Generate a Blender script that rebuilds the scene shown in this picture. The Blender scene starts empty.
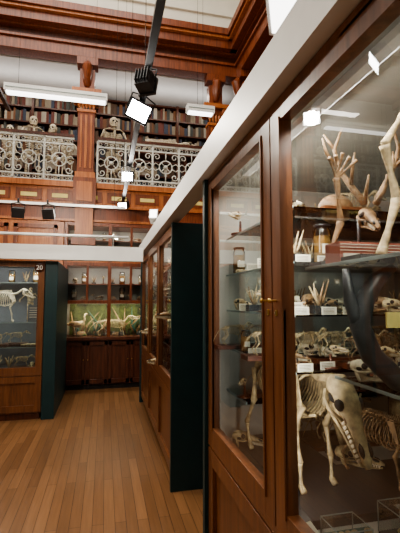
import bpy, math, random
from mathutils import Matrix, Vector, Euler
R = random.Random(7)
pi = math.pi

# ---------------------------------------------------------------- materials
def newmat(name):
    m = bpy.data.materials.new(name); m.use_nodes = True
    nt = m.node_tree
    b = nt.nodes["Principled BSDF"]
    return m, nt, b
def plain(name, col, rough=.5, metal=0, noise=.12, scale=8):
    m, nt, b = newmat(name)
    tc = nt.nodes.new("ShaderNodeTexCoord"); n = nt.nodes.new("ShaderNodeTexNoise")
    n.inputs["Scale"].default_value = scale; n.inputs["Detail"].default_value = 4
    r = nt.nodes.new("ShaderNodeValToRGB")
    r.color_ramp.elements[0].position = .3; r.color_ramp.elements[1].position = .7
    r.color_ramp.elements[0].color = (*[c*(1-noise) for c in col], 1)
    r.color_ramp.elements[1].color = (*[min(1, c*(1+noise)) for c in col], 1)
    nt.links.new(tc.outputs["Object"], n.inputs["Vector"]); nt.links.new(n.outputs["Fac"], r.inputs["Fac"])
    nt.links.new(r.outputs["Color"], b.inputs["Base Color"])
    b.inputs["Roughness"].default_value = rough; b.inputs["Metallic"].default_value = metal
    return m
def wood(name, c1, c2, rough=.35, stretch=(14, 14, 1.2)):
    m, nt, b = newmat(name)
    tc = nt.nodes.new("ShaderNodeTexCoord"); mp = nt.nodes.new("ShaderNodeMapping")
    mp.inputs["Scale"].default_value = stretch
    n = nt.nodes.new("ShaderNodeTexNoise"); n.inputs["Scale"].default_value = 2.5; n.inputs["Detail"].default_value = 7
    n.inputs["Distortion"].default_value = .6
    r = nt.nodes.new("ShaderNodeValToRGB")
    r.color_ramp.elements[0].position = .32; r.color_ramp.elements[1].position = .7
    r.color_ramp.elements[0].color = (*c1, 1); r.color_ramp.elements[1].color = (*c2, 1)
    nt.links.new(tc.outputs["Object"], mp.inputs["Vector"]); nt.links.new(mp.outputs["Vector"], n.inputs["Vector"])
    nt.links.new(n.outputs["Fac"], r.inputs["Fac"]); nt.links.new(r.outputs["Color"], b.inputs["Base Color"])
    b.inputs["Roughness"].default_value = rough
    return m
def glassmat(name, tint=(.97, .99, .98), ior=1.55):
    m = bpy.data.materials.new(name); m.use_nodes = True
    nt = m.node_tree; nt.nodes.clear()
    o = nt.nodes.new("ShaderNodeOutputMaterial"); mx = nt.nodes.new("ShaderNodeMixShader")
    t = nt.nodes.new("ShaderNodeBsdfTransparent"); g = nt.nodes.new("ShaderNodeBsdfGlossy")
    f = nt.nodes.new("ShaderNodeFresnel"); f.inputs["IOR"].default_value = ior
    t.inputs["Color"].default_value = (*tint, 1); g.inputs["Roughness"].default_value = .01
    g.inputs["Color"].default_value = (1, 1, 1, 1)
    nt.links.new(f.outputs[0], mx.inputs[0]); nt.links.new(t.outputs[0], mx.inputs[1]); nt.links.new(g.outputs[0], mx.inputs[2])
    nt.links.new(mx.outputs[0], o.inputs[0])
    return m
def emit(name, col, s):
    m, nt, b = newmat(name)
    b.inputs["Base Color"].default_value = (*col, 1)
    b.inputs["Emission Color"].default_value = (*col, 1); b.inputs["Emission Strength"].default_value = s
    return m
def floormat():
    m, nt, b = newmat("oak_floorboards")
    tc = nt.nodes.new("ShaderNodeTexCoord"); mp = nt.nodes.new("ShaderNodeMapping")
    mp.inputs["Rotation"].default_value = (0, 0, pi/2)
    br = nt.nodes.new("ShaderNodeTexBrick"); br.offset = .37
    br.inputs["Scale"].default_value = 1; br.inputs["Brick Width"].default_value = 1.1
    br.inputs["Row Height"].default_value = .075; br.inputs["Mortar Size"].default_value = .0022
    br.inputs["Color1"].default_value = (.145, .068, .028, 1); br.inputs["Color2"].default_value = (.22, .108, .047, 1)
    br.inputs["Mortar"].default_value = (.05, .022, .010, 1); br.inputs["Bias"].default_value = 0
    mp2 = nt.nodes.new("ShaderNodeMapping"); mp2.inputs["Scale"].default_value = (30, 1.5, 1)
    n = nt.nodes.new("ShaderNodeTexNoise"); n.inputs["Scale"].default_value = 2; n.inputs["Detail"].default_value = 6
    mx = nt.nodes.new("ShaderNodeMixRGB"); mx.blend_type = 'MULTIPLY'; mx.inputs[0].default_value = .5
    nt.links.new(tc.outputs["Object"], mp.inputs[0]); nt.links.new(mp.outputs[0], br.inputs["Vector"])
    nt.links.new(tc.outputs["Object"], mp2.inputs[0]); nt.links.new(mp2.outputs[0], n.inputs["Vector"])
    nt.links.new(br.outputs["Color"], mx.inputs[1]); nt.links.new(n.outputs["Fac"], mx.inputs[2])
    hs = nt.nodes.new("ShaderNodeHueSaturation"); hs.inputs["Value"].default_value = 1.3
    nt.links.new(mx.outputs[0], hs.inputs["Color"])
    nt.links.new(hs.outputs[0], b.inputs["Base Color"]); b.inputs["Roughness"].default_value = .32
    return m
MAH = wood("mahogany", (.11, .027, .010), (.25, .066, .023))
MAHL = wood("mahogany_light", (.28, .082, .023), (.47, .165, .052))
MAHD = wood("mahogany_dark", (.05, .014, .007), (.11, .031, .013))
OAK = wood("cabinet_wood", (.105, .038, .015), (.20, .076, .029), .32)
TEAL = plain("teal_paint", (.004, .028, .032), .5)
WHITE = plain("white_paint", (.70, .70, .68), .5, noise=.03)
CREAM = plain("cream_plaster", (.68, .65, .57), .8, noise=.04, scale=2)
INNER = plain("case_lining", (.36, .35, .31), .7, noise=.15, scale=4)
BONE = plain("bone", (.40, .31, .18), .6, noise=.45, scale=40)
BONEW = plain("bleached_bone", (.56, .49, .36), .6, noise=.3, scale=40)
BONEB = plain("brown_bone", (.23, .14, .07), .55, noise=.45, scale=40)
DARK = plain("socket_shade_black", (.02, .015, .012), .8)  # paints socket shade on solid blobs; also colours bird eyes and a plinth
BLACK = plain("black_metal", (.02, .02, .022), .4)
IRON = plain("painted_iron", (.58, .58, .53), .5, noise=.2)
STEEL = plain("shelf_edge", (.20, .25, .24), .35)
BRASS = plain("brass", (.55, .36, .12), .3, metal=1)
GLASS = glassmat("glass", ior=1.85); SHELFG = glassmat("shelf_glass", (.93, .97, .96), 1.18); JARG = glassmat("jar_glass", (.93, .95, .94), 1.4)
AMBER = plain("preserving_fluid", (.34, .20, .07), .25)
HORN = plain("dark_horn", (.045, .043, .042), .4, noise=.45, scale=25)
CARD = plain("card_label", (.62, .59, .48), .7)
YCARD = plain("yellow_card", (.66, .55, .2), .7)
RED = plain("red_brick_box", (.30, .10, .07), .7)
GREEN = plain("moss_green", (.07, .085, .022), .7, noise=.9, scale=9)
FELT = plain("green_cloth", (.03, .09, .07), .8)
BLUE = plain("blue_grey_panel", (.11, .13, .155), .7)
BOOKS = [plain("book_%d" % i, c, .6) for i, c in enumerate([(.12, .025, .015), (.04, .045, .04), (.26, .21, .15), (.08, .04, .02), (.03, .04, .07), (.36, .32, .26), (.16, .06, .02)])]
LAMP = emit("lamp_glow", (1, .98, .94), 40)
TUBE = emit("tube_glow", (1, .98, .95), 4)
FLOOR = floormat()

# ---------------------------------------------------------------- mesh builder
class MB:
    def __init__(s):
        s.v = []; s.f = []; s.m = []; s.sm = []; s.mats = []; s.M = Matrix()
    def add(s, vs, fs, mat, smooth=False):
        if mat not in s.mats: s.mats.append(mat)
        k = s.mats.index(mat); o = len(s.v)
        s.v += [s.M @ Vector(p) for p in vs]
        for f in fs:
            s.f.append([i+o for i in f]); s.m.append(k); s.sm.append(smooth)
    def box(s, x0, x1, y0, y1, z0, z1, mat):
        vs = [(x0,y0,z0),(x1,y0,z0),(x1,y1,z0),(x0,y1,z0),(x0,y0,z1),(x1,y0,z1),(x1,y1,z1),(x0,y1,z1)]
        s.add(vs, [(0,3,2,1),(4,5,6,7),(0,1,5,4),(1,2,6,5),(2,3,7,6),(3,0,4,7)], mat)
    def obox(s, c, sz, mat, rot=(0,0,0)):
        old = s.M; s.M = old @ Matrix.Translation(c) @ Euler(rot).to_matrix().to_4x4()
        a, b, d = [q/2 for q in sz]; s.box(-a, a, -b, b, -d, d, mat); s.M = old
    def tube(s, pts, r, mat, n=6, closed=False):
        P = [Vector(p) for p in pts]; N = len(P)
        if not hasattr(r, '__len__'): r = [r]*N
        T = []
        for i in range(N):
            if closed: t = P[(i+1) % N]-P[i-1]
            else: t = P[min(i+1, N-1)]-P[max(i-1, 0)]
            T.append(t.normalized() if t.length > 1e-9 else Vector((0,0,1)))
        u = Vector((0,0,1)) if abs(T[0].z) < .9 else Vector((1,0,0))
        u = (u-T[0]*u.dot(T[0])).normalized()
        vs = []
        for i in range(N):
            u = u-T[i]*u.dot(T[i])
            u = u.normalized() if u.length > 1e-6 else T[i].orthogonal().normalized()
            w = T[i].cross(u)
            for k in range(n):
                a = 2*pi*k/n
                vs.append(P[i]+(u*math.cos(a)+w*math.sin(a))*r[i])
        fs = []
        for i in range(N if closed else N-1):
            j = (i+1) % N
            for k in range(n):
                l = (k+1) % n
                fs.append((i*n+k, i*n+l, j*n+l, j*n+k))
        if not closed:
            fs.append(tuple(range(n))[::-1]); fs.append(tuple((N-1)*n+k for k in range(n)))
        s.add(vs, fs, mat, True)
    def lathe(s, c, prof, mat, n=14):
        vs = []
        for r, z in prof:
            for k in range(n):
                a = 2*pi*k/n; vs.append((c[0]+r*math.cos(a), c[1]+r*math.sin(a), c[2]+z))
        fs = []
        for i in range(len(prof)-1):
            for k in range(n):
                l = (k+1) % n; fs.append((i*n+k, i*n+l, (i+1)*n+l, (i+1)*n+k))
        fs.append(tuple(range(n))[::-1]); fs.append(tuple((len(prof)-1)*n+k for k in range(n)))
        s.add(vs, fs, mat, True)
    def ell(s, c, rad, mat, rot=(0,0,0), seg=10, rings=6):
        old = s.M; s.M = old @ Matrix.Translation(c) @ Euler(rot).to_matrix().to_4x4()
        vs = []
        for i in range(rings+1):
            t = pi*i/rings; rr = max(.03, math.sin(t))
            for k in range(seg):
                a = 2*pi*k/seg; vs.append((rad[0]*rr*math.cos(a), rad[1]*rr*math.sin(a), -rad[2]*math.cos(t)))
        fs = []
        for i in range(rings):
            for k in range(seg):
                l = (k+1) % seg; fs.append((i*seg+k, i*seg+l, (i+1)*seg+l, (i+1)*seg+k))
        fs.append(tuple(range(seg))[::-1]); fs.append(tuple(rings*seg+k for k in range(seg)))
        s.add(vs, fs, mat, True); s.M = old
    def loft(s, secs, mat, n=12):
        """secs: (x, halfwidth, ztop, zbot) cross-sections along local x"""
        vs = []
        for x, w, zt, zb in secs:
            for k in range(n):
                a = 2*pi*k/n; vs.append((x, w*math.cos(a), (zt+zb)/2+(zt-zb)/2*math.sin(a)))
        fs = []
        for i in range(len(secs)-1):
            for k in range(n):
                l = (k+1) % n; fs.append((i*n+k, i*n+l, (i+1)*n+l, (i+1)*n+k))
        fs.append(tuple(range(n))[::-1]); fs.append(tuple((len(secs)-1)*n+k for k in range(n)))
        s.add(vs, fs, mat, True)
    def build(s, name, bevel=0, parent=None):
        me = bpy.data.meshes.new(name)
        xs = [v.x for v in s.v]; ys = [v.y for v in s.v]; zs = [v.z for v in s.v]
        c = Vector(((min(xs)+max(xs))/2, (min(ys)+max(ys))/2, min(zs)))
        me.from_pydata([tuple(v-c) for v in s.v], [], s.f)
        for m in s.mats: me.materials.append(m)
        me.polygons.foreach_set("material_index", s.m); me.polygons.foreach_set("use_smooth", s.sm)
        me.update()
        o = bpy.data.objects.new(name, me); o.location = c
        bpy.context.scene.collection.objects.link(o)
        if bevel:
            b = o.modifiers.new("bevel", 'BEVEL'); b.width = bevel; b.segments = 2; b.limit_method = 'ANGLE'
        if parent: o.parent = parent
        return o
def X(loc, rz=0, sc=1, rx=0, ry=0):
    return Matrix.Translation(loc) @ Euler((rx, ry, rz)).to_matrix().to_4x4() @ Matrix.Scale(sc, 4)

# ---------------------------------------------------------------- anatomy
def skull(mb, M, s=1, mat=BONE, long=1.0, horns=0):
    """snout points local +x, nape at origin, unit length ~1*s"""
    old = mb.M; mb.M = old @ M @ Matrix.Diagonal((s*long, s, s, 1))
    mb.loft([(-.02,.05,.06,-.02),(.02,.13,.14,-.06),(.12,.17,.18,-.09),(.25,.16,.18,-.07),(.38,.165,.165,-.04),
             (.50,.105,.12,-.05),(.65,.075,.085,-.06),(.80,.068,.05,-.07),(.92,.065,.01,-.08),(1.0,.04,-.03,-.08)], mat)
    mb.loft([(.16,.03,-.02,-.24),(.24,.045,-.08,-.26),(.34,.04,-.14,-.24),(.5,.045,-.14,-.20),(.7,.045,-.13,-.175),(.9,.045,-.115,-.155),(.96,.03,-.11,-.145)], mat, 8)
    for sd in (1, -1):
        mb.ell((.36, .140*sd, .08), (.070, .055, .062), DARK)
        mb.ell((.24, .15*sd, .02), (.07, .035, .04), DARK, (0, 0, 0), 8, 4)
        mb.ell((.50, .09*sd, .02), (.05, .03, .02), BONEB, (0, .2, 0), 8, 4)
        mb.ell((.84, .055*sd, .02), (.08, .028, .03), DARK, (0, .25, 0), 8, 4)
        mb.tube([(.12,.17*sd,-.01),(.22,.215*sd,-.03),(.36,.21*sd,-.03),(.5,.11*sd,-.02)], [.018,.02,.02,.018], mat, 6)
        mb.tube([(.15,.13*sd,-.02),(.19,.14*sd,-.12),(.22,.10*sd,-.24)], [.035,.04,.03], mat, 6)
        mb.tube([(.22,.09*sd,-.23),(.5,.06*sd,-.18),(.9,.035*sd,-.14)], [.028,.022,.016], mat, 6)
        for i in range(9):
            mb.obox((.50+i*.05, .05*sd, -.095), (.032,.02,.06), BONEW)
    mb.M = old
def quad(mb, M, L=.4, H=.42, nf=.12, nu=.08, head=.25, pitch=.9, tail=.2, r=.011, W=.085, mat=BONE, long=1., horns=0, ribs=11, rr=.36):
    old = mb.M; mb.M = old @ M
    sp = lambda t: Vector((t*L, 0, H*(.97+.07*math.sin(pi*t))))
    n = 26
    mb.tube([sp(i/n) for i in range(n+1)], [r*(1.15 if i % 2 else .7) for i in range(n+1)], mat, 6)
    for i in range(1, n):
        p = sp(i/n); h = r*(2.2+2.2*max(0, (i/n-.55)*2))
        mb.tube([p, p+Vector((-h*.4, 0, h))], [r*.4, r*.25], mat, 4)
        if i/n < .35:
            for sd in (1, -1): mb.tube([p, p+Vector((0, sd*r*2.6, -r*.4))], [r*.4, r*.25], mat, 4)
    S = sp(1); E = S+Vector((nf, 0, nu))
    nk = [S, S+Vector((nf*.35, 0, nu*.1)), S+Vector((nf*.7, 0, nu*.55)), E]
    pts = []
    for i in range(3):
        for k in range(4): pts.append(nk[i].lerp(nk[i+1], k/4))
    pts.append(E)
    mb.tube(pts, [r*(1.5 if i % 2 else .85) for i in range(len(pts))], mat, 6)
    tl = [Vector((0,0,H*.97))+Vector((-tail*t*.75, 0, -tail*.8*t*t)) for t in [i/12 for i in range(13)]]
    mb.tube(tl, [r*(1-.8*i/12)*(1.1 if i % 2 else .7) for i in range(13)], mat, 5)
    for k in range(ribs):
        t = .38+.58*k/(ribs-1); p = sp(t); q = math.sin(pi*(.25+.6*(k/(ribs-1)))); D = H*.42*(.75+.35*q)
        w = W*(.6+.45*math.sin(pi*(.15+.55*(1-k/(ribs-1)))))
        for sd in (1, -1):
            pp = []
            for a in [.1,.5,.95,1.4,1.9,2.4,2.8]:
                pp.append((p.x-.05*L*math.sin(a)-L*.10*(a/2.8)**2*(1-k/(ribs-1)), sd*w*math.sin(a)*(1.0 if a<1.6 else .95), p.z-D*(1-math.cos(a))/2))
            mb.tube(pp, r*rr, mat, 4)
    mb.tube([(L*.5, 0, H*.60), (L*.75, 0, H*.54), (L*.98, 0, H*.62)], r*.6, mat, 5)
    for sd in (1, -1):
        mb.tube([(L*.16, sd*W*.5, H*1.0), (0.04*L, sd*W*.45, H*.9), (-.08*L, sd*W*.3, H*.84)], [r*1.5, r*1.1, r*.8], mat, 6)
        mb.ell((L*.14, sd*W*.5, H*.98), (r*2.6, r*.6, r*1.8), mat)
        st = .03*L*sd
        y = sd*W*.75
        hip = Vector((.03*L, sd*W*.55, H*.88)); kn = Vector((.16*L+st, y*1.1, H*.56)); hk = Vector((-.06*L+st, y, H*.27)); ft = Vector((.01*L+st, y, H*.05))
        for a, b, q in ((hip, kn, 1.0), (kn, hk, .8), (hk, ft, .65)):
            mb.tube([a, a.lerp(b, .12), a.lerp(b, .5), a.lerp(b, .88), b], [r*1.35*q, r*1.1*q, r*.65*q, r*1.0*q, r*1.25*q], mat, 7)
        mb.tube([ft, ft+Vector((.05*L, 0, -H*.035))], [r*.9, r*.9], mat, 6)
        sc = Vector((L*.86, sd*W*.7, H*1.0)); sh = Vector((L*1.02, sd*W*.7, H*.72)); el = Vector((L*.90-st, y, H*.50)); wr = Vector((L*.96-st, y, H*.24)); f2 = Vector((L*.97-st, y, H*.05))
        mb.add([sc+Vector((-.05*L,0,.01)), sc+Vector((.09*L,0,.01)), sh+Vector((.02*L,sd*.004,0)), sh+Vector((-.03*L,sd*.004,0)),
                sc+Vector((-.05*L,sd*.006,.01)), sc+Vector((.09*L,sd*.006,.01)), sh+Vector((.02*L,sd*.012,0)), sh+Vector((-.03*L,sd*.012,0))],
               [(0,1,2,3),(4,5,6,7),(0,1,5,4),(1,2,6,5),(2,3,7,6),(3,0,4,7)], mat)
        for a, b, q in ((sh, el, 1.0), (el, wr, .8), (wr, f2, .65)):
            mb.tube([a, a.lerp(b, .12), a.lerp(b, .5), a.lerp(b, .88), b], [r*1.35*q, r*1.1*q, r*.65*q, r*1.0*q, r*1.25*q], mat, 7)
        mb.tube([f2, f2+Vector((.05*L, 0, -H*.035))], [r*.9, r*.9], mat, 6)
    skull(mb, Matrix.Translation(E) @ Euler((0, pitch, 0)).to_matrix().to_4x4(), head, mat, long, horns)
    mb.M = old
def biped(mb, M, H=1.2, mat=BONEW, arms=0.2):
    """ape/human skeleton facing local -y, feet at z=0"""
    old = mb.M; mb.M = old @ M @ Matrix.Scale(H, 4)
    hz = .50
    mb.tube([(0, .03*math.sin(i*.35), hz+i*.36/16) for i in range(17)], [.016 if i % 2 else .010 for i in range(17)], mat, 6)
    for k in range(10):
        z = .80-k*.023; w = .075+.022*math.sin(pi*(k+1)/11)
        for sd in (1, -1):
            mb.tube([(sd*w*math.sin(a), .03-.10*(1-math.cos(a))/2, z-.045*a/2.6) for a in (.1,.6,1.1,1.6,2.1,2.6,2.95)], .0052, mat, 4)
    mb.tube([(0,-.07,.80),(0,-.078,.62)], .009, mat, 5)
    for sd in (1, -1):
        mb.tube([(0,-.06,.815),(sd*.06,-.04,.83),(sd*.115,0,.82)], .008, mat, 5)
        mb.ell((sd*.08,.045,.76), (.038,.006,.055), mat)
        mb.tube([(sd*.115,0,.81),(sd*(.13+arms*.2),-.01,.72+0*arms),(sd*(.14+arms*.4),-.02,.60+arms*.1)], [.016,.009,.014], mat, 6)
        el = Vector((sd*(.14+arms*.4),-.02,.60+arms*.1)); wr = el+Vector((sd*.03,-.09,-.17+arms*.5))
        mb.tube([el, wr], [.012,.009], mat, 6)
        for i in range(5): mb.tube([wr, wr+Vector(((i-2)*.009,-.02,-.05)), wr+Vector(((i-2)*.011,-.03,-.09))], [.005,.005,.003], mat, 4)
        mb.ell((sd*.05,.02,hz+.015), (.045,.02,.045), mat, (0, sd*.5, 0))
        hp = Vector((sd*.075,0,hz-.01)); kn = Vector((sd*.075,-.03,.26)); an = Vector((sd*.07,.01,.03))
        for a, b in ((hp, kn), (kn, an)):
            mb.tube([a, a.lerp(b,.1), a.lerp(b,.5), a.lerp(b,.9), b], [.018,.015,.009,.013,.017], mat, 6)
        mb.tube([an, an+Vector((0,-.06,-.02)), an+Vector((0,-.12,-.025))], [.014,.012,.006], mat, 5)
    mb.ell((0,.02,.935), (.052,.066,.062), mat, seg=14, rings=9)
    mb.ell((0,-.035,.895), (.033,.032,.035), mat)
    mb.tube([(-.035,0,.885),(-.028,-.05,.862),(0,-.066,.858),(.028,-.05,.862),(.035,0,.885)], .009, mat, 5)
    for sd in (1, -1): mb.ell((sd*.02,-.048,.925), (.013,.012,.012), DARK, seg=8, rings=5)
    mb.ell((0,-.064,.90), (.006,.006,.01), DARK, seg=6, rings=4)
    mb.M = old
def jar(mb, c, r, h):
    mb.lathe((c[0],c[1],c[2]+.004), [(r*.93,0),(r*.93,h*.7)], R.choice((AMBER, BONEB, BONE)), 12)
    mb.lathe(c, [(r,0),(r,h*.88),(r*.8,h*.93),(r*.85,h)], JARG, 12)
    mb.lathe((c[0],c[1],c[2]+h), [(r*.9,0),(r*.9,h*.04)], BLACK, 12)
    mb.box(c[0]-r*.6, c[0]+r*.6, c[1]-r*1.03, c[1]-r*1.0, c[2]+h*.25, c[2]+h*.5, CARD)
def specimen(mb, x, y, z, s, kind):
    rz = R.uniform(-2.6, -.6)
    if kind == 0: skull(mb, X((x, y, z+.27*s), rz), s, R.choice((BONE, BONEW, BONEB)))
    elif kind == 1: jar(mb, (x, y, z), s*.22, s*.9)
    elif kind == 2:
        mb.box(x-s*.5, x+s*.5, y-s*.2, y+s*.2, z, z+.02, MAHD)
        quad(mb, X((x-s*.28, y, z+.02), 0 if R.random() < .5 else 0.2), L=s*.5, H=s*.42, nf=s*.15, nu=s*.1, head=s*.26, pitch=.4, tail=s*.4, r=s*.016, W=s*.1, mat=R.choice((BONE, BONEB)), ribs=8)
    elif kind == 3:
        mb.box(x-s*.2, x+s*.2, y-s*.15, y+s*.15, z, z+.03, BLACK)
        for i in range(6):
            a = i*1.1; mb.tube([(x, y, z+.03), (x+.1*s*math.cos(a), y+.1*s*math.sin(a), z+.35*s), (x+.24*s*math.cos(a+.4), y+.2*s*math.sin(a+.4), z+(.55+.05*i)*s)], [.05*s,.035*s,.015*s], R.choice((BONE, BONEB)), 6)
    elif kind == 4:
        mb.box(x-s*.3, x+s*.3, y-s*.004, y+s*.02, z, z+s*.28, CARD)
        for i in range(4): mb.box(x-s*.25, x+s*.2, y-s*.008, y-s*.003, z+s*(.05+.05*i), z+s*(.065+.05*i), BLACK)
    elif kind == 5:
        mb.lathe((x,y,z), [(s*.25,0),(s*.25,s*.03),(s*.04,s*.05),(s*.03,s*.35)], MAHD, 12)
        skull(mb, X((x, y, z+s*.5), rz), s*.5, BONE)
    elif kind == 6:
        for i in range(3):
            a = Vector((x-s*.4+i*.1*s, y-.05+i*.05, z+.05*s)); b = a+Vector((s*.7, s*.1, .0))
            mb.tube([a, a.lerp(b,.1), a.lerp(b,.5), a.lerp(b,.9), b], [.05*s,.045*s,.022*s,.045*s,.05*s], BONE, 7)
    elif kind == 7:   # bell-domed wooden box
        mb.box(x-s*.3, x+s*.3, y-s*.2, y+s*.2, z, z+s*.12, OAK)
        mb.ell((x, y, z+s*.12), (s*.28, s*.19, s*.22), BONEB, seg=14, rings=8)
def fill(mb, x0, x1, y0, y1, z, n, smin, smax, kinds=(0,1,2,3,4,5,6)):
    for i in range(n):
        x = x0+(x1-x0)*(i+.5)/n; y = R.uniform(y0, y1)
        specimen(mb, x, y, z+.002, R.uniform(smin, smax), R.choice(kinds))

# ---------------------------------------------------------------- room shell
def shell(name, x0, x1, y0, y1, z0, z1, mat):
    mb = MB(); mb.box(x0, x1, y0, y1, z0, z1, mat); return mb.build(name)
shell("floor", -5.6, 4.0, -4, 9.0, -.1, 0, FLOOR)
shell("ceiling", -5.7, 4.1, -4.1, 9.1, 9.0, 9.1, CREAM)
shell("wall_back", -5.6, 4.0, 8.9, 9.0, 0, 9, MAHD)
shell("wall_left", -5.7, -5.6, -4, 9.0, 0, 9, CREAM)
shell("wall_right", 4.0, 4.1, -4, 9.0, 0, 9, MAHD)
shell("wall_front", -5.6, 4.0, -4.1, -4.0, 0, 9, CREAM)
mb = MB()
mb.box(-5.6, 2.75, 7.3, 7.4, 6.4, 9, CREAM)
mb.box(-5.6, 2.75, 7.25, 7.3, 7.2, 7.28, CREAM)
mb.build("wall_upper_back")
mb = MB(); mb.box(2.65, 2.75, -4, 7.3, 6.4, 9, CREAM); mb.box(2.60, 2.65, -4, 7.3, 7.2, 7.28, CREAM); mb.build("wall_upper_right")
shell("ceiling_gallery_back", -5.6, 4.0, 7.42, 8.9, 5.85, 5.95, WHITE)
shell("ceiling_gallery_right", 2.78, 4.0, -4, 7.4, 5.85, 5.95, WHITE)
def entab(mb, a0, a1, yf, M):
    mb.M = M
    mb.box(a0, a1, yf, yf+.26, 5.80, 6.00, MAH)
    mb.box(a0, a1, yf-.04, yf+.26, 6.00, 6.05, MAH)
    mb.box(a0, a1, yf+.08, yf+.26, 6.05, 6.22, MAHD)
    mb.box(a0, a1, yf-.02, yf+.26, 6.22, 6.26, MAH)
    mb.box(a0, a1, yf-.14, yf+.26, 6.26, 6.42, MAH)
    mb.box(a0, a1, yf-.20, yf+.26, 6.42, 6.47, MAHL)
    mb.box(a0, a1, yf-.24, yf+.26, 6.47, 6.60, MAH)
mb = MB(); entab(mb, -5.59, 2.5, 7.02, Matrix()); mb.build("trim_entablature_back", .006)
mb = MB(); entab(mb, -7.0, 3.9, 0, X((2.39, 0, 0), -pi/2)); mb.build("trim_entablature_right", .006)
def gallery_front(mb, a0, a1, M):
    mb.M = M
    mb.box(a0, a1, .02, 1.28, 3.42, 3.50, MAH)
    mb.box(a0, a1, -.06, .12, 3.46, 3.56, MAHL)
    mb.box(a0, a1, 0, .10, 3.16, 3.46, MAHL)
    mb.box(a0, a1, -.03, .10, 3.12, 3.17, MAHL)
    mb.box(a0, a1, .03, .12, 2.90, 3.12, MAH)
    mb.box(a0, a1, -.02, .12, 2.865, 2.91, MAHL)
    x = a0+.1
    while x < a1-.5:
        mb.box(x, x+.42, -.015, 0, 3.22, 3.41, MAH)
        if R.random() < .6: mb.box(x+.08, x+.34, -.022, -.014, 3.27, 3.34, YCARD)
        x += .5
mb = MB(); gallery_front(mb, -5.59, 2.5, X((0, 7.15, 0))); mb.build("gallery_balcony", .004)
mb = MB(); gallery_front(mb, -7.10, 3.95, X((2.5, 0, 0), -pi/2)); mb.build("gallery_balcony", .004)
def spiral(mb, cx, cz, r0, a0, turns, r, sgn=1):
    n = 12
    mb.tube([(cx+r0*(1-.75*i/n)*math.cos(a0+sgn*turns*2*pi*i/n), 0, cz+r0*(1-.75*i/n)*math.sin(a0+sgn*turns*2*pi*i/n)) for i in range(n+1)], r, IRON, 4)
def railing(mb, a0, a1, M):
    mb.M = M
    z0, z1 = 3.565, 4.34
    mb.box(a0, a1, -.03, .03, z1+.02, z1+.07, MAHD)
    mb.box(a0, a1, -.014, .014, z1-.015, z1+.02, IRON)
    mb.box(a0, a1, -.012, .012, z1-.12, z1-.095, IRON)
    mb.box(a0, a1, -.014, .014, z0, z0+.025, IRON)
    mb.box(a0, a1, -.012, .012, z0+.09, z0+.115, IRON)
    n = max(1, round((a1-a0)/.52)); w = (a1-a0)/n
    for i in range(n):
        xa = a0+i*w; xc = xa+w/2; zc = (z0+z1)/2
        mb.box(xa-.016, xa+.016, -.014, .014, z0, z1, IRON)
        if w < .4: continue
        for k in range(5):
            q = xa+w*(k+.5)/5
            for zz in (z1-.055, z0+.058):
                mb.tube([(q+.028*math.cos(2*pi*j/6), 0, zz+.028*math.sin(2*pi*j/6)) for j in range(6)], .006, IRON, 4, True)
        mb.tube([(xc+.12*math.cos(2*pi*j/16), 0, zc+.12*math.sin(2*pi*j/16)) for j in range(16)], .012, IRON, 4, True)
        mb.lathe((xc, 0, zc-.03), [(.03,0),(.045,.03),(.03,.06)], IRON, 8)
        for j in range(4):
            a = j*pi/2+pi/4; mb.tube([(xc+.04*math.cos(a),0,zc+.04*math.sin(a)), (xc+.12*math.cos(a),0,zc+.12*math.sin(a))], .009, IRON, 4)
        for sx in (1, -1):
            for sz in (1, -1):
                spiral(mb, xc+sx*.165, zc+sz*.185, .068, pi/2*(1-sx), 1.15, .010, sx*sz)
                mb.tube([(xc+sx*.245, 0, zc+sz*.02), (xc+sx*.19, 0, zc+sz*.07), (xc+sx*.12, 0, zc+sz*.03)], .009, IRON, 4)
        mb.tube([(xc,0,zc+.12),(xc,0,zc+.27)], .010, IRON, 4); mb.tube([(xc,0,zc-.12),(xc,0,zc-.27)], .010, IRON, 4)
P1 = [-5.09, -2.73, -.37, 1.99]
for a, b in [(-5.5, -5.28), (-4.89, -2.93), (-2.53, -.57), (-.17, 1.79), (2.19, 2.40)]:
    mb = MB(); railing(mb, a, b, X((0, 7.16, 0))); mb.build("ornate_iron_railing")
mb = MB(); railing(mb, -6.7, 2, X((2.52, 0, 0), -pi/2)); mb.build("ornate_iron_railing")
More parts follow.
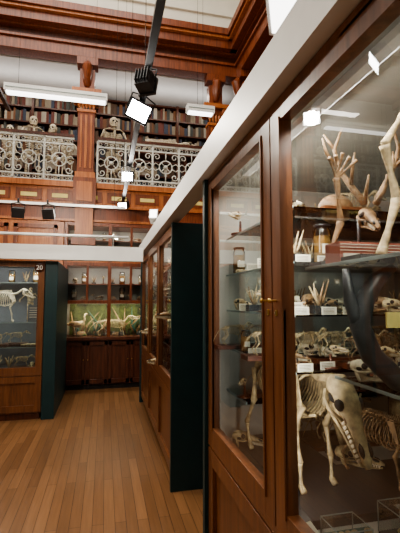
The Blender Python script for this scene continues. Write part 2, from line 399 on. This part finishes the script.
def pilaster(mb, M):
    mb.M = M
    mb.box(-.20, .20, -.10, .00, 2.45, 2.62, MAH)
    mb.box(-.15, .15, -.05, .00, 2.62, 3.12, MAHL)
    mb.box(-.19, .19, -.12, .12, 3.12, 3.62, MAH)
    mb.box(-.13, .13, -.14, -.12, 3.2, 3.54, MAHL)
    mb.box(-.17, .17, -.10, .12, 3.62, 3.72, MAHL)
    mb.box(-.14, .14, -.07, .12, 3.72, 4.82, MAH)
    mb.box(-.10, -.07, -.085, -.07, 3.8, 4.75, MAHL); mb.box(.07, .10, -.085, -.07, 3.8, 4.75, MAHL)
    mb.box(-.02, .02, -.085, -.07, 3.8, 4.75, MAHL)
    mb.box(-.16, .16, -.09, .12, 4.80, 4.85, MAHL)
    for k in range(5): mb.ell((-.12+.06*k, -.09, 4.93), (.03, .03, .08), MAHL)
    for sd in (1, -1):
        mb.tube([(sd*.17, -.14, 5.05), (sd*.17, .12, 5.05)], .075, MAHL, 12)
        mb.tube([(sd*.17, -.155, 5.05), (sd*.17, -.14, 5.05)], .035, MAH, 8)
    mb.box(-.18, .18, -.10, .12, 5.0, 5.1, MAH)
    mb.box(-.25, .25, -.16, .12, 5.12, 5.20, MAHL)
    mb.box(-.13, .13, -.06, .12, 5.20, 5.60, MAH)
    mb.tube([(0, -.04, 5.3), (0, -.12, 5.45), (0, -.16, 5.60), (0, -.08, 5.68)], [.06, .08, .09, .07], MAH, 8)
    mb.box(-.18, .18, -.12, .12, 5.66, 5.79, MAH)
for px_ in P1:
    mb = MB(); pilaster(mb, X((px_, 7.12, 0))); mb.build("mahogany_pilaster", .006)
for yy in (6.9, 4.6, 2.3, 0, -2.3):
    mb = MB(); pilaster(mb, X((2.5, yy, 0), -pi/2)); mb.build("mahogany_pilaster", .006)

def bookcase(mb, bk, a0, a1, M):
    mb.M = M; bk.M = M
    mb.box(a0, a1, .34, .38, 3.5, 5.8, MAHD)
    z = 3.55; hs = []
    while z < 5.6: hs.append(z); z += .32
    for z in hs+[5.79]: mb.box(a0, a1, 0, .34, z-.03, z, MAHD)
    x = a0
    while x < a1+.01: mb.box(x-.025, x+.025, -.02, .34, 3.5, 5.8, MAHD); x += (a1-a0)/round((a1-a0)/1.0)
    for z in hs:
        x = a0+.04
        while x < a1-.08:
            w = R.uniform(.03, .08)
            if R.random() > .04:
                h = R.uniform(.20, .28); bk.box(x, x+w-.003, .03+R.uniform(0, .04), .27, z+.001, z+h, R.choice(BOOKS))
            x += w
mb = MB(); bk = MB(); bookcase(mb, bk, -5.5, 3.5, X((0, 8.45, 0)))
mb.build("gallery_bookcase"); bk.build("library_books")
mb = MB(); bk = MB(); bookcase(mb, bk, -8.2, 2, X((3.6, 0, 0), -pi/2))
mb.build("gallery_bookcase"); bk.build("library_books")

def linlamp(x0, x1, y, z):
    mb = MB(); mb.box(x0, x1, y-.08, y+.08, z, z+.12, WHITE); mb.box(x0+.02, x1-.02, y-.086, y-.08, z+.05, z+.062, STEEL)
    mb.box(x0+.03, x1-.03, y-.06, y+.06, z-.02, z, TUBE)
    mb.tube([(x0+.2, y, z+.07), (x0+.2, y, 9)], .0025, BLACK, 4); mb.tube([(x1-.2, y, z+.07), (x1-.2, y, 9)], .0025, BLACK, 4)
    mb.build("linear_gallery_lamp")
for a, b in ((-1.62, -.02), (1.35, 1.85), (-4.4, -2.9)): linlamp(a, b, 6.7, 4.84)

# ---------------------------------------------------------------- display cabinets
def cabinet(mb, M, W, Dp, H, bh, doors, shelves=(), endL=TEAL, endR=TEAL, wd=OAK, back=INNER, st=.085, handle=True):
    mb.M = M
    mb.box(.02, W-.02, .04, Dp-.02, 0, .08, MAHD)
    mb.box(0, W, 0.02, Dp, .08, bh-.05, wd)
    mb.box(0, W, 0, Dp, bh-.05, bh-.02, wd)
    mb.box(.03, W-.03, .045, Dp-.03, bh-.021, bh-.019, back)
    mb.box(0, W, 0, Dp, H-.03, H, wd)
    mb.box(.03, W-.03, .045, Dp-.03, H-.035, H-.03, back)
    mb.box(.03, W-.03, Dp-.03, Dp, bh-.02, H-.03, back)
    mb.box(0, .03, .045, Dp, bh-.02, H-.03, back); mb.box(W-.03, W, .045, Dp, bh-.02, H-.03, back)
    if endL: mb.box(-.04, 0, -.02, Dp, 0, H, endL)
    if endR: mb.box(W, W+.04, -.02, Dp, 0, H, endR)
    dw = W/doors
    for i in range(doors):
        a = i*dw; b = a+dw; g = .004
        z0, z1 = bh-.02, H-.02
        mb.box(a+g, a+st, 0, .04, z0, z1, wd); mb.box(b-st, b-g, 0, .04, z0, z1, wd)
        mb.box(a+st, b-st, 0, .04, z0, z0+.075, wd); mb.box(a+st, b-st, 0, .04, z1-.06, z1, wd)
        mb.box(a+st-.012, a+st, -.006, .01, z0+.06, z1-.05, wd); mb.box(b-st, b-st+.012, -.006, .01, z0+.06, z1-.05, wd)
        mb.add([(a+st, .02, z0+.075), (b-st, .02, z0+.075), (b-st, .02, z1-.06), (a+st, .02, z1-.06)], [(0,1,2,3)], GLASS)
        mb.box(a+g, a+st, 0, .02, .1, bh-.06, wd); mb.box(b-st, b-g, 0, .02, .1, bh-.06, wd)
        mb.box(a+st, b-st, 0, .02, .1, .18, wd); mb.box(a+st, b-st, 0, .02, bh-.14, bh-.06, wd)
        if handle:
            xx = b-st*.4 if i % 2 == 0 else a+st*.4
            mb.tube([(xx, 0, 1.5), (xx, -.022, 1.5)], .004, BRASS, 6); mb.ell((xx, -.025, 1.5), (.009, .007, .009), BRASS)
            mb.box(xx-.007, xx+.007, -.004, .001, 1.45, 1.47, BRASS)
    for z in shelves:
        mb.box(.035, W-.035, .09, Dp-.05, z-.008, z, SHELFG)
        mb.box(.035, W-.035, .085, .092, z-.010, z+.002, STEEL)

FAR = (1.03, 1.25, 1.45, 1.64, 1.84)
NM = X((.555, 2.14, 0), -pi/2)
mb = MB(); cabinet(mb, NM, 2.61, 1.25, 2.18, .79, 3)
for z in FAR[1:]:
    mb.box(.035, .84, .10, 1.2, z-.006, z, SHELFG); mb.box(.035, .84, .095, .10, z-.008, z+.002, STEEL)
mb.box(.035, .34, .10, 1.2, 1.02, 1.03, SHELFG); mb.box(.035, .34, .095, .10, 1.018, 1.032, STEEL)
mb.box(.92, 2.55, .10, 1.2, 1.604, 1.61, SHELFG); mb.box(.92, 2.55, .097, .10, 1.602, 1.612, STEEL)
mb.box(.92, 2.55, .20, 1.2, 1.244, 1.25, SHELFG); mb.box(.92, 2.55, .197, .20, 1.242, 1.252, STEEL)
mb.tube([(.88, 1.1, .775), (.88, 1.1, 2.15)], .01, STEEL, 6)
mb.box(.3, 2.3, .10, .14, 2.12, 2.145, WHITE)
mb.build("museum_display_cabinet", .003)
CM = X((.555, 6.13, 0), -pi/2)
mb = MB(); cabinet(mb, CM, 2.845, 1.25, 2.15, .79, 3, (1.05, 1.3, 1.55, 1.82)); mb.build("museum_display_cabinet", .003)
LM = X((-2.94, 5.55, 0))
mb = MB(); cabinet(mb, LM, 2.18, .9, 2.02, .60, 2, (.90, 1.22, 1.74), endR=None, wd=OAK, back=BLUE); mb.build("museum_display_cabinet", .003)
mb = MB(); mb.box(-.755, -.60, 5.53, 7.08, 0, 2.02, TEAL); mb.build("teal_end_panel", .004)
shell("trim_fascia_right", .505, .62, -.5, 6.2, 2.185, 2.335, WHITE)
shell("trim_fascia_left", -5.5, .50, 5.42, 5.52, 2.03, 2.22, WHITE)

mb = MB(); mb.tube([(-.83, 5.54, 1.93), (-.83, 5.548, 1.93)], .06, MAHD, 20); pl = mb.build("case_number_plate")
cu = bpy.data.curves.new("numerals", 'FONT'); cu.body = "20"; cu.size = .085; cu.align_x = 'CENTER'; cu.align_y = 'CENTER'; cu.extrude = .001
cu.materials.append(WHITE)
t = bpy.data.objects.new("numerals", cu); bpy.context.scene.collection.objects.link(t)
t.parent = pl; t.matrix_parent_inverse = Matrix.Translation(pl.location).inverted(); t.location = (-.83, 5.537, 1.93); t.rotation_euler = (pi/2, 0, 0)

mb = MB()
yb = 7.15
def backcab(mb, a0, a1, dw):
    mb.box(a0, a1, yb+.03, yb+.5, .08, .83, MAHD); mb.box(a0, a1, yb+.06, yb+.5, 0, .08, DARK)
    mb.box(a0, a1, yb-.03, yb+.5, .83, .88, MAHD)
    mb.box(a0, a1, yb+.5, yb+.53, 0, 2.86, INNER)
    for z in (1.45, 2.10, 2.80): mb.box(a0, a1, yb-.01, yb+.5, z, z+.06, MAH)
    mb.box(a0, a1, yb, yb+.5, 2.16, 2.30, MAHL)
    for z in (1.78, 2.55): mb.box(a0, a1, yb+.08, yb+.5, z, z+.015, MAH)
    n = round((a1-a0)/dw); w = (a1-a0)/n
    for i in range(n+1):
        x = a0+i*w
        mb.box(x-.03, x+.03, yb-.012, yb+.03, .88, 2.86, MAH)
        mb.box(x-.012, x+.012, yb+.03, yb+.5, 1.5, 2.86, MAH)
    for i in range(n):
        x = a0+i*w
        for (u, v) in ((0, .5), (.5, 1)):
            p, q = x+u*w+.012, x+v*w-.012
            mb.box(p, p+.05, yb+.008, yb+.03, .1, .81, MAHD); mb.box(q-.05, q, yb+.008, yb+.03, .1, .81, MAHD)
            mb.box(p, q, yb+.008, yb+.03, .1, .17, MAHD); mb.box(p, q, yb+.008, yb+.03, .74, .81, MAHD)
            mb.ell(((q-.025 if u == 0 else p+.025), yb-.002, .5), (.010, .010, .010), BRASS)
        for z0, z1 in ((1.51, 2.10), (2.30, 2.80)):
            mb.add([(x+.03, yb+.01, z0), (x+w-.03, yb+.01, z0), (x+w-.03, yb+.01, z1), (x+.03, yb+.01, z1)], [(0,1,2,3)], GLASS)
            mb.box(x+w/2-.02, x+w/2+.02, yb-.005, yb+.02, z0, z1, MAH)
        mb.add([(x+.03, yb+.01, .88), (x+w-.03, yb+.01, .88), (x+w-.03, yb+.01, 1.45), (x+.03, yb+.01, 1.45)], [(0,1,2,3)], GLASS)
backcab(mb, -.66, 2.3, .66)
mb.build("wall_display_cabinet", .003)
mb = MB()
mb.box(-5.5, -.70, yb, yb+.5, 0, 2.86, MAHL)
for i in range(6):
    x = -5.4+i*.78
    for z0, z1 in ((.15, .95), (1.05, 2.1), (2.25, 2.8)):
        mb.box(x, x+.70, yb-.02, yb, z0, z0+.07, MAH); mb.box(x, x+.70, yb-.02, yb, z1-.07, z1, MAH)
        mb.box(x, x+.07, yb-.02, yb, z0, z1, MAH); mb.box(x+.63, x+.70, yb-.02, yb, z0, z1, MAH)
mb.build("wall_panelling", .004)
def backfill(z, n, a, b, kinds):
    mb = MB(); fill(mb, -.6, 2.2, yb+.12, yb+.28, z, n, a, b, kinds); mb.build("shelf_specimens")
backfill(1.51, 17, .17, .26, (0,1,2,5,1,7)); backfill(1.795, 17, .17, .25, (0,1,2,5,1,3))
backfill(2.31, 17, .16, .22, (0,1,3,5)); backfill(2.566, 17, .15, .2, (0,1,3,5))
mb = MB()
mb.box(-.6, 2.2, yb+.46, yb+.49, .885, 1.44, GREEN)
for i in range(46):
    x = R.uniform(-.55, 1.6); m = R.choice((GREEN, BONEB, FELT, BONEB))
    mb.tube([(x, yb+.35, .885), (x+R.uniform(-.1,.1), yb+.3, 1.05), (x+R.uniform(-.25,.25), yb+.36, R.uniform(1.1,1.4))], [.03,.02,.006], m, 5)
for i in range(14):
    mb.ell((R.uniform(-.5, 1.6), yb+R.uniform(.25,.4), .90), (R.uniform(.05,.12), .05, R.uniform(.03,.09)), R.choice((GREEN, BONEB, HORN)))
mb.build("terrarium_foliage")
def bird(mb, M, s, mat):
    """taxidermied wading bird, faces local +x"""
    old = mb.M; mb.M = old @ M @ Matrix.Scale(s, 4)
    mb.loft([(-.55,.02,.62,.58),(-.3,.10,.66,.50),(-.1,.16,.70,.42),(.1,.17,.74,.42),(.25,.10,.76,.52),(.30,.05,.78,.60)], mat, 10)
    mb.tube([(.24,0,.68),(.36,0,.80),(.32,0,.95),(.38,0,1.05)], [.07,.05,.04,.05], mat, 8)
    mb.ell((.40,0,1.06), (.075,.055,.055), mat); mb.tube([(.45,0,1.06),(.68,0,1.01)], [.025,.006], HORN, 6)
    for sd in (1, -1):
        mb.ell((-.08, sd*.15, .60), (.30,.04,.13), BONEB, (0,.15,0)); mb.ell((.42, sd*.05, 1.07), (.012,.01,.012), DARK)
        mb.tube([(0, sd*.06, .46), (-.04, sd*.06, .24), (.0, sd*.06, .02)], .016, HORN, 5); mb.tube([(-.03,sd*.06,.015),(.10,sd*.06,.01)], .012, HORN, 5)
    mb.M = old
for x, s, a in ((-.45, .36, 0), (.95, .38, 2.9)):
    mb = MB(); bird(mb, X((x, yb+.15, .885), a), s, BONE); mb.build("taxidermy_bird")
mb = MB(); quad(mb, X((-.08, yb+.14, .885), .1), L=.42, H=.26, nf=.08, nu=.08, head=.17, pitch=.1, tail=.3, r=.010, W=.07, mat=BONE, long=1.3); mb.build("reptile_skeleton")
# case 20: large mounted skeleton on the middle shelf, smaller material below
mb = MB(); quad(mb, X((-1.62, 5.9, 1.222), 0), L=.42, H=.38, nf=.10, nu=.06, head=.21, pitch=.5, tail=.15, r=.012, W=.09, mat=BONEW, long=1); mb.build("mammal_skeleton")
mb = MB(); biped(mb, X((-1.02, 6.1, 1.222), .3), .47, BONE, .35); mb.build("ape_skeleton")
mb = MB()
fill(mb, -2.8, -.85, 5.75, 6.15, 1.742, 12, .16, .24, (0,1,3,5))
fill(mb, -2.8, -.85, 5.75, 6.1, .902, 9, .25, .31, (0,2,2,6)); fill(mb, -2.8, -1.8, 5.75, 6.1, 1.222, 5, .25, .36, (0,2,3))
fill(mb, -2.8, -.85, 5.72, 5.95, .602, 14, .2, .30, (0,2,4,6,3)); mb.build("shelf_specimens")
mb = MB(); mb.box(-.98, -.84, 5.70, 5.72, 1.26, 1.44, BLUE)
for i in range(5): mb.box(-.96, -.86, 5.695, 5.70, 1.28+.03*i, 1.29+.03*i, CARD)
mb.box(-.98, -.84, 5.70, 5.76, 1.222, 1.26, BLUE); mb.build("information_panel")
mb = MB(); mb.M = CM
for z in (.77, 1.052, 1.302, 1.552, 1.822): fill(mb, .12, 2.7, .13, .32, z, 18, .15, .25, (0,1,2,3,5))
mb.build("shelf_specimens")
# ---------------------------------------------------------------- near case contents
mb = MB(); mb.box(.66, .98, 1.22, 2.04, .772, .80, BLACK)
quad(mb, X((.765, 1.86, .80), -pi/2+.06), L=.45, H=.43, nf=.11, nu=.01, head=.285, pitch=.92, tail=.08, r=.0135, W=.10, mat=BONE, long=1.05, ribs=14, rr=.42)
mb.build("mounted_tapir_skeleton")
mb = MB(); mb.box(.99, 1.35, 1.30, 1.62, .772, .79, BLACK)
quad(mb, X((1.05, 1.58, .79), -pi/2+.3), L=.24, H=.24, nf=.07, nu=.03, head=.15, pitch=.6, tail=.2, r=.008, W=.05, mat=BONEB, ribs=10); mb.build("mammal_skeleton")
mb = MB()
pts = [(.88,.99,1.255),(.80,.985,1.28),(.72,.98,1.35),(.69,.985,1.43),(.71,.99,1.50),(.75,.985,1.56),(.80,.98,1.595)]
mb.tube(pts, [.032,.031,.030,.028,.027,.024,.012], HORN, 12)
mb.tube([(.70,.985,1.40),(.665,.99,1.50),(.655,.99,1.59)], [.024,.018,.010], HORN, 10)
mb.lathe((.88,.99,1.252), [(.07,0),(.07,.02),(.04,.03)], MAHD, 14)
mb.build("curved_horn_specimen")
mb = MB(); mb.box(.67, 1.05, 1.04, 1.12, 1.612, 1.675, RED)
for i in range(6): mb.box(.68+i*.062, .735+i*.062, 1.036, 1.04, 1.62, 1.64, CARD)
for i in range(3): mb.box(.67, 1.05, 1.037, 1.04, 1.648+i*.009, 1.650+i*.009, CARD)
mb.build("red_label_box")
def antlers(name, x, y, z, zb, s, mat):
    mb = MB()
    skull(mb, X((x, y, z), -pi/2-.3, 1, 0, .45), .16*s, BONEB)
    mb.M = X((x, y-.04*s, z+.03*s), -.3, s)
    for sd in (1, -1):
        A = [(sd*.02,0,0),(sd*.06,.02,.07),(sd*.10,.03,.14),(sd*.115,.02,.21),(sd*.09,0,.28)]
        mb.tube(A, [.013,.011,.009,.007,.003], mat, 8)
        mb.tube([A[0],(sd*.03,-.05,.03),(sd*.03,-.08,.08)], [.009,.007,.003], mat, 6)
        mb.tube([A[1],(sd*.07,-.04,.12),(sd*.065,-.05,.17)], [.008,.006,.003], mat, 6)
        mb.tube([A[2],(sd*.15,0,.19),(sd*.165,-.01,.24)], [.008,.006,.003], mat, 6)
        mb.tube([A[3],(sd*.15,.03,.27)], [.007,.003], mat, 6)
    mb.M = Matrix()
    mb.tube([(x,y+.03,zb),(x,y+.03,z)], .007, BLACK, 6); mb.lathe((x,y+.03,zb), [(.055,0),(.055,.02)], MAHD, 14)
    mb.build(name)
antlers("antlered_deer_skull", .87, 1.20, 1.80, 1.612, .95, BONEB)
# articulated limb skeleton rising diagonally behind the red box
mb = MB()
def bone(a, b, r, m=BONE):
    a, b = Vector(a), Vector(b); mb.tube([a, a.lerp(b,.08), a.lerp(b,.5), a.lerp(b,.92), b], [r*1.6, r*1.4, r*.8, r*1.4, r*1.6], m, 8)
bone((.76,.98,1.625),(.84,1.0,1.80),.011); bone((.84,1.0,1.80),(.78,.97,1.95),.010); bone((.78,.97,1.95),(.84,.93,2.07),.009)
bone((.70,1.16,1.625),(.76,1.17,1.76),.009, BONEB); bone((.76,1.17,1.76),(.73,1.14,1.90),.008, BONEB)
for i in range(5):
    bone((.84,.93,2.07),(.80+.03*i,.88,2.12-.012*abs(i-2)),.004); bone((.73,1.14,1.90),(.68+.025*i,1.10,1.97-.01*abs(i-2)),.004, BONEB)
mb.box(.66,.86,.93,1.02,1.612,1.625, BLACK); mb.box(.66,.78,1.13,1.2,1.612,1.625, BLACK)
mb.build("limb_bones")
mb = MB(); mb.box(.71,.79,.90,.905,1.43,1.47, YCARD); mb.tube([(.77,.907,1.252),(.77,.907,1.43)], .004, BLACK, 5); mb.build("yellow_label_sign")
nm = {0:"animal_skull",1:"specimen_jar",2:"small_mammal_skeleton",3:"coral_specimen",4:"specimen_label",5:"mounted_skull",6:"limb_bones",7:"domed_wooden_box"}
def one(x, y, z, s, k):
    mb = MB(); specimen(mb, x, y, z, s, k); mb.build(nm[k])
for (x, y, s, k) in [(.92,1.45,.28,7),(.72,1.62,.2,0),(.85,1.8,.24,2),(1.12,1.62,.3,2),(.68,1.95,.2,5),(1.3,1.8,.28,2),(1.15,1.95,.26,3)]: one(x, y, 1.842, s, k)
def dense(z, hmax, x0=.67, y0=1.36):
    yy = y0
    while yy < 2.02:
        x = x0+R.uniform(0,.03)
        while x < 1.5:
            k = R.choice((0,0,1,3,5,2,6,4)); s = R.uniform(.55, .95)*hmax
            if k == 2: s = hmax*1.2
            specimen(mb, x, yy+R.uniform(-.02,.02), z+.002, s, k)
            x += .11+R.uniform(0,.04)
        yy += .13
for z in FAR[1:4]:
    mb = MB(); dense(z, .18); mb.build("shelf_specimens")
mb = MB(); dense(FAR[0], .18, .67, 1.90); dense(.772, .2, .62, 2.0); mb.build("shelf_specimens")
mb = MB()
for i in range(9):
    specimen(mb, .70+.10*(i % 3), 1.32+.02*(i % 2), FAR[1+i//3], .10, 4)
mb.build("specimen_label")
mb = MB()
for z in (1.612, 1.252):
    for (yy, x0, x1) in ((1.18,1.0,1.6),(1.1,1.1,1.6),(.85,.95,1.5),(.7,.85,1.5)):
        x = x0
        while x < x1:
            specimen(mb, x, yy, z, R.uniform(.15,.24), R.choice((0,1,2,3,5))); x += .15
mb.build("shelf_specimens")
one(.76,1.13,1.252,.15,0); one(.90,1.17,1.252,.17,5)
mb = MB()
for (x, y, s, k) in [(1.2,1.9,.4,2),(1.45,1.65,.3,0),(1.12,1.75,.36,3),(1.5,1.8,.34,1),(1.18,1.18,.24,6),(1.5,1.4,.3,5),(.61,1.5,.09,4),(.61,1.8,.09,4),(1.4,1.2,.3,0),(1.1,1.95,.3,5),(1.05,1.24,.10,4),(1.02,1.66,.2,0)]:
    specimen(mb, x, y, .772, s, k)
mb.build("case_floor_specimens")
def gbox(x, y, w, d, h, base=BLACK, k=0):
    mb = MB(); mb.box(x, x+w, y, y+d, .772, .79, base)
    mb.add([(x,y,.79),(x+w,y,.79),(x+w,y+d,.79),(x,y+d,.79),(x,y,.79+h),(x+w,y,.79+h),(x+w,y+d,.79+h),(x,y+d,.79+h)], [(4,5,6,7),(0,1,5,4),(1,2,6,5),(2,3,7,6),(3,0,4,7)], JARG)
    for a, b in ((x,y),(x+w,y),(x,y+d),(x+w,y+d)): mb.tube([(a,b,.79),(a,b,.79+h)], .002, STEEL, 4)
    mb.tube([(x,y,.79+h),(x+w,y,.79+h),(x+w,y+d,.79+h),(x,y+d,.79+h)], .002, STEEL, 4, True)
    if k == 0: skull(mb, X((x+w*.2, y+d*.5, .79+w*.16)), w*.6, BONE)
    else:
        for i in range(4): mb.ell((x+w*(.2+.2*i), y+d*.5, .79+.012), (.012,.02,.011), BONE)
    mb.build("small_glass_display_box")
gbox(.84, 1.02, .13, .12, .09, BLACK); gbox(.66, 1.07, .11, .10, .05, FELT, 1); gbox(1.0, 1.02, .16, .14, .12); gbox(.78, .86, .12, .12, .04, FELT, 1); gbox(.94, .82, .14, .12, .08); gbox(.80, .70, .12, .12, .06, BLACK, 1); gbox(.66, .93, .11, .10, .03, BLACK, 1)
mb = MB()
for i, (x, y) in enumerate([(.62,1.18),(.80,.985),(.62,1.05),(.70,.86),(.92,.96)]):
    mb.obox((x, y, .80), (.06,.04,.004), CARD, (.5,0,.3)); mb.box(x-.02, x+.02, y, y+.02, .772, .79, CARD)
mb.build("specimen_label")
# ---------------------------------------------------------------- gallery skeletons
for x, y, h, a in ((-1.35, 7.75, 1.46, .3), (-1.02, 7.8, 1.36, -.3), (-1.72, 7.6, 1.18, .1), (.12, 7.8, 1.62, .2), (-2.2, 7.7, 1.3, 0), (-.72, 7.6, 1.1, 0), (-3.4, 7.7, 1.4, .2), (-4.0, 7.7, 1.2, -.2)):
    mb = MB(); biped(mb, X((x, y, 3.502), a), h, BONEW, .12); mb.build("ape_skeleton")
mb = MB()
for xx in (.5, 1.5): mb.box(xx-.03, xx+.03, 7.55, 7.85, 3.502, 4.32, MAHD)
mb.box(.4, 1.75, 7.5, 7.9, 4.32, 4.36, MAHD)
quad(mb, X((.72, 7.7, 4.36), 0), L=.65, H=.27, nf=.10, nu=.02, head=.30, pitch=.1, tail=.3, r=.026, W=.12, mat=BONEW, long=1.4, ribs=14)
mb.build("crocodile_skeleton_on_table")
for xx, HH in ((-2.0, .42), (.35, .36)):
    mb = MB()
    mb.box(xx-.42, xx+.42, 7.32, 7.52, 3.502, 3.56, MAHD)
    quad(mb, X((xx-.25, 7.42, 3.56), 0), L=.45, H=HH, nf=.12, nu=.10, head=.22, pitch=.5, tail=.2, r=.018, W=.08, mat=BONEW); mb.build("mammal_skeleton")

# ---------------------------------------------------------------- lamps
def spot(mb, M, w=.20, h=.17, d=.10, body=BLACK, glow=LAMP):
    mb.M = M
    mb.box(-w/2, w/2, 0, d, -h/2, h/2, body)
    mb.box(-w/2-.01, w/2+.01, -.012, .01, -h/2-.01, h/2+.01, body)
    mb.box(-w/2+.008, w/2-.008, -.016, -.010, -h/2+.008, h/2-.008, glow)
    for i in range(5): mb.box(-w/2+w*(i+.3)/5, -w/2+w*(i+.5)/5, d, d+.03, -h/2+.01, h/2-.01, body)
    mb.tube([(-w/2-.012, .04, 0), (-w/2-.012, .04, h/2+.05), (0, .04, h/2+.07), (w/2+.012, .04, h/2+.05), (w/2+.012, .04, 0)], .007, body, 5)
    mb.tube([(0, .04, h/2+.065), (0, .04, h/2+.12)], .012, body, 8)
mb = MB(); mb.box(.250, .300, .3, 7.0, 3.16, 3.20, BLACK)
for y in (1.2, 3.0, 4.8, 6.6): mb.tube([(.275, y, 3.2), (.275, y, 9)], .0025, BLACK, 4)
mb.build("lighting_track")
mb = MB(); mb.box(-1.22, -1.18, 1.0, 5.2, 3.84, 3.88, BLACK)
for y in (1.6, 4.6): mb.tube([(-1.2, y, 3.88), (-1.2, y, 9)], .0025, BLACK, 4)
mb.build("lighting_track")
def lampat(loc, rz, rx, w, h, d=.10, body=BLACK, glow=LAMP, e=0, aim=None, ry=0):
    mb = MB(); spot(mb, X(loc, rz, 1, rx, ry), w, h, d, body, glow); mb.build("track_floodlight")
    if e:
        l = bpy.data.lights.new("flood_beam", 'SPOT'); l.energy = e; l.spot_size = 1.9; l.spot_blend = .6; l.shadow_soft_size = .08; l.color = (1, .92, .79)
        o = bpy.data.objects.new("flood_beam", l); bpy.context.scene.collection.objects.link(o)
        m = X(loc, rz, 1, rx, ry); o.location = m @ Vector((0, -.05, 0))
        dr = (Vector(aim)-Vector(o.location)); o.rotation_euler = dr.to_track_quat('-Z', 'Y').to_euler()
lampat((.245, 3.22, 3.06), .15, .35, .18, .145, e=110, aim=(-.8, 1.0, 0), ry=.35)
lampat((.275, 2.75, 3.02), 2.6, .3, .11, .12, glow=BLACK)
lampat((.25, 4.9, 3.03), -.1, .4, .13, .11, e=120, aim=(-1.5, 6.6, 3.0))
lampat((.26, 6.5, 3.04), -.5, .4, .15, .10, e=60, aim=(.0, 3.0, 0))
lampat((-1.2, 4.15, 3.66), .5, .45, .2, .16, e=130, aim=(.9, 1.3, 1.3))
lampat((-1.2, 2.2, 3.66), 2.2, .5, .2, .16, e=210, aim=(-.7, 7.1, 3.4))
lampat((-1.2, 3.0, 3.66), 2.2, .5, .2, .16, e=160, aim=(.8, 7.1, 4.2))
mb = MB(); mb.box(-3.5, .24, 5.08, 5.11, 2.66, 2.69, WHITE)
for x in (-3, .1): mb.tube([(x, 5.095, 2.69), (x, 5.095, 9)], .0025, BLACK, 4)
mb.build("lighting_track")
lampat((-1.02, 5.06, 2.54), .2, .5, .12, .10, .08, glow=BLACK); lampat((-.68, 5.06, 2.54), -.2, .5, .12, .10, .08, glow=BLACK)
mb = MB(); mb.tube([(-3.5, 5.3, 2.33), (.3, 5.3, 2.33)], .018, WHITE, 8)
for x in (-3, -1.5, 0.1): mb.tube([(x, 5.3, 2.33), (x, 5.46, 2.22)], .008, WHITE, 6)
mb.build("conduit_pipe")
mb = MB(); mb.M = X((.80, 1.52, 2.80), -.6, 1, -.3, .35)
mb.box(-.12, .12, -.10, .12, -.05, .07, WHITE); mb.box(-.10, .10, -.09, .10, -.058, -.05, TUBE); mb.box(-.13, .13, -.11, .13, .07, .08, WHITE)
mb.M = Matrix(); mb.tube([(.80, 1.54, 2.78), (.80, 1.54, 2.185)], .012, WHITE, 8); mb.build("white_floodlight")
mb = MB(); mb.M = X((.56, 4.7, 2.50), -.3, 1, -.3); mb.box(-.05, .05, -.07, .07, -.06, .06, WHITE); mb.box(-.04, .04, -.075, -.07, -.05, .05, TUBE)
mb.M = Matrix(); mb.tube([(.56, 4.7, 2.44), (.56, 4.7, 2.336)], .012, WHITE, 8); mb.build("white_floodlight")

def area(name, loc, rot, sx, sy, e, col=(1, .95, .87)):
    l = bpy.data.lights.new(name, 'AREA'); l.shape = 'RECTANGLE'; l.size = sx; l.size_y = sy; l.energy = e; l.color = col
    o = bpy.data.objects.new(name, l); o.location = loc; o.rotation_euler = rot; bpy.context.scene.collection.objects.link(o); return o
area("overhead_fill", (-1.4, 2.5, 8.9), (0, 0, 0), 5, 7, 620)  # unseen area light added under the closed ceiling for general room brightness
area("case_strip_light", (.68, .95, 2.115), (0, -.45, 0), .04, 2.0, 20)
v = area("case_post_fill", (.615, 1.24, 1.42), (0, 0, 0), .03, 1.2, 4)  # added fill without a fixture, brightens the lower near case
v.rotation_euler = Vector((.30, .62, 0)).to_track_quat('-Z', 'Y').to_euler()
area("case_strip_light", (.75, 4.7, 2.09), (0, -.3, 0), .04, 2.4, 16)
area("case_strip_light", (-1.8, 5.72, 1.965), (.3, 0, 0), 2.0, .05, 20)
area("tank_strip_light", (.5, 7.25, 1.44), (.3, 0, 0), 2.2, .05, 16, (1, .95, .72))
area("case_strip_light", (.8, 7.22, 2.09), (.4, 0, 0), 2.6, .05, 12)
area("case_strip_light", (.8, 7.22, 2.79), (.4, 0, 0), 2.6, .05, 10)
area("gallery_strip_light", (-1.0, 7.9, 5.8), (0, 0, 0), 7, .2, 40, (1, .93, .82))
area("gallery_ceiling_fill", (-1.0, 7.9, 5.5), (pi, 0, 0), 7, .1, 16, (1, .96, .92))  # fill with no fixture, added to brighten the gallery ceiling
w = bpy.data.worlds.new("World"); bpy.context.scene.world = w; w.use_nodes = True
w.node_tree.nodes["Background"].inputs[0].default_value = (.8, .85, 1, 1); w.node_tree.nodes["Background"].inputs[1].default_value = .2
try:
    bpy.context.scene.view_settings.look = 'AgX - Medium High Contrast'
except Exception: pass

cam = bpy.data.cameras.new("camera"); co = bpy.data.objects.new("camera", cam); bpy.context.scene.collection.objects.link(co)
co.location = (0, 0, 1.5); co.rotation_euler = (math.radians(94.9), 0, math.radians(-13.4))
cam.sensor_fit = 'VERTICAL'; cam.sensor_height = 36; cam.lens = 27.02; cam.clip_start = .02
bpy.context.scene.camera = co
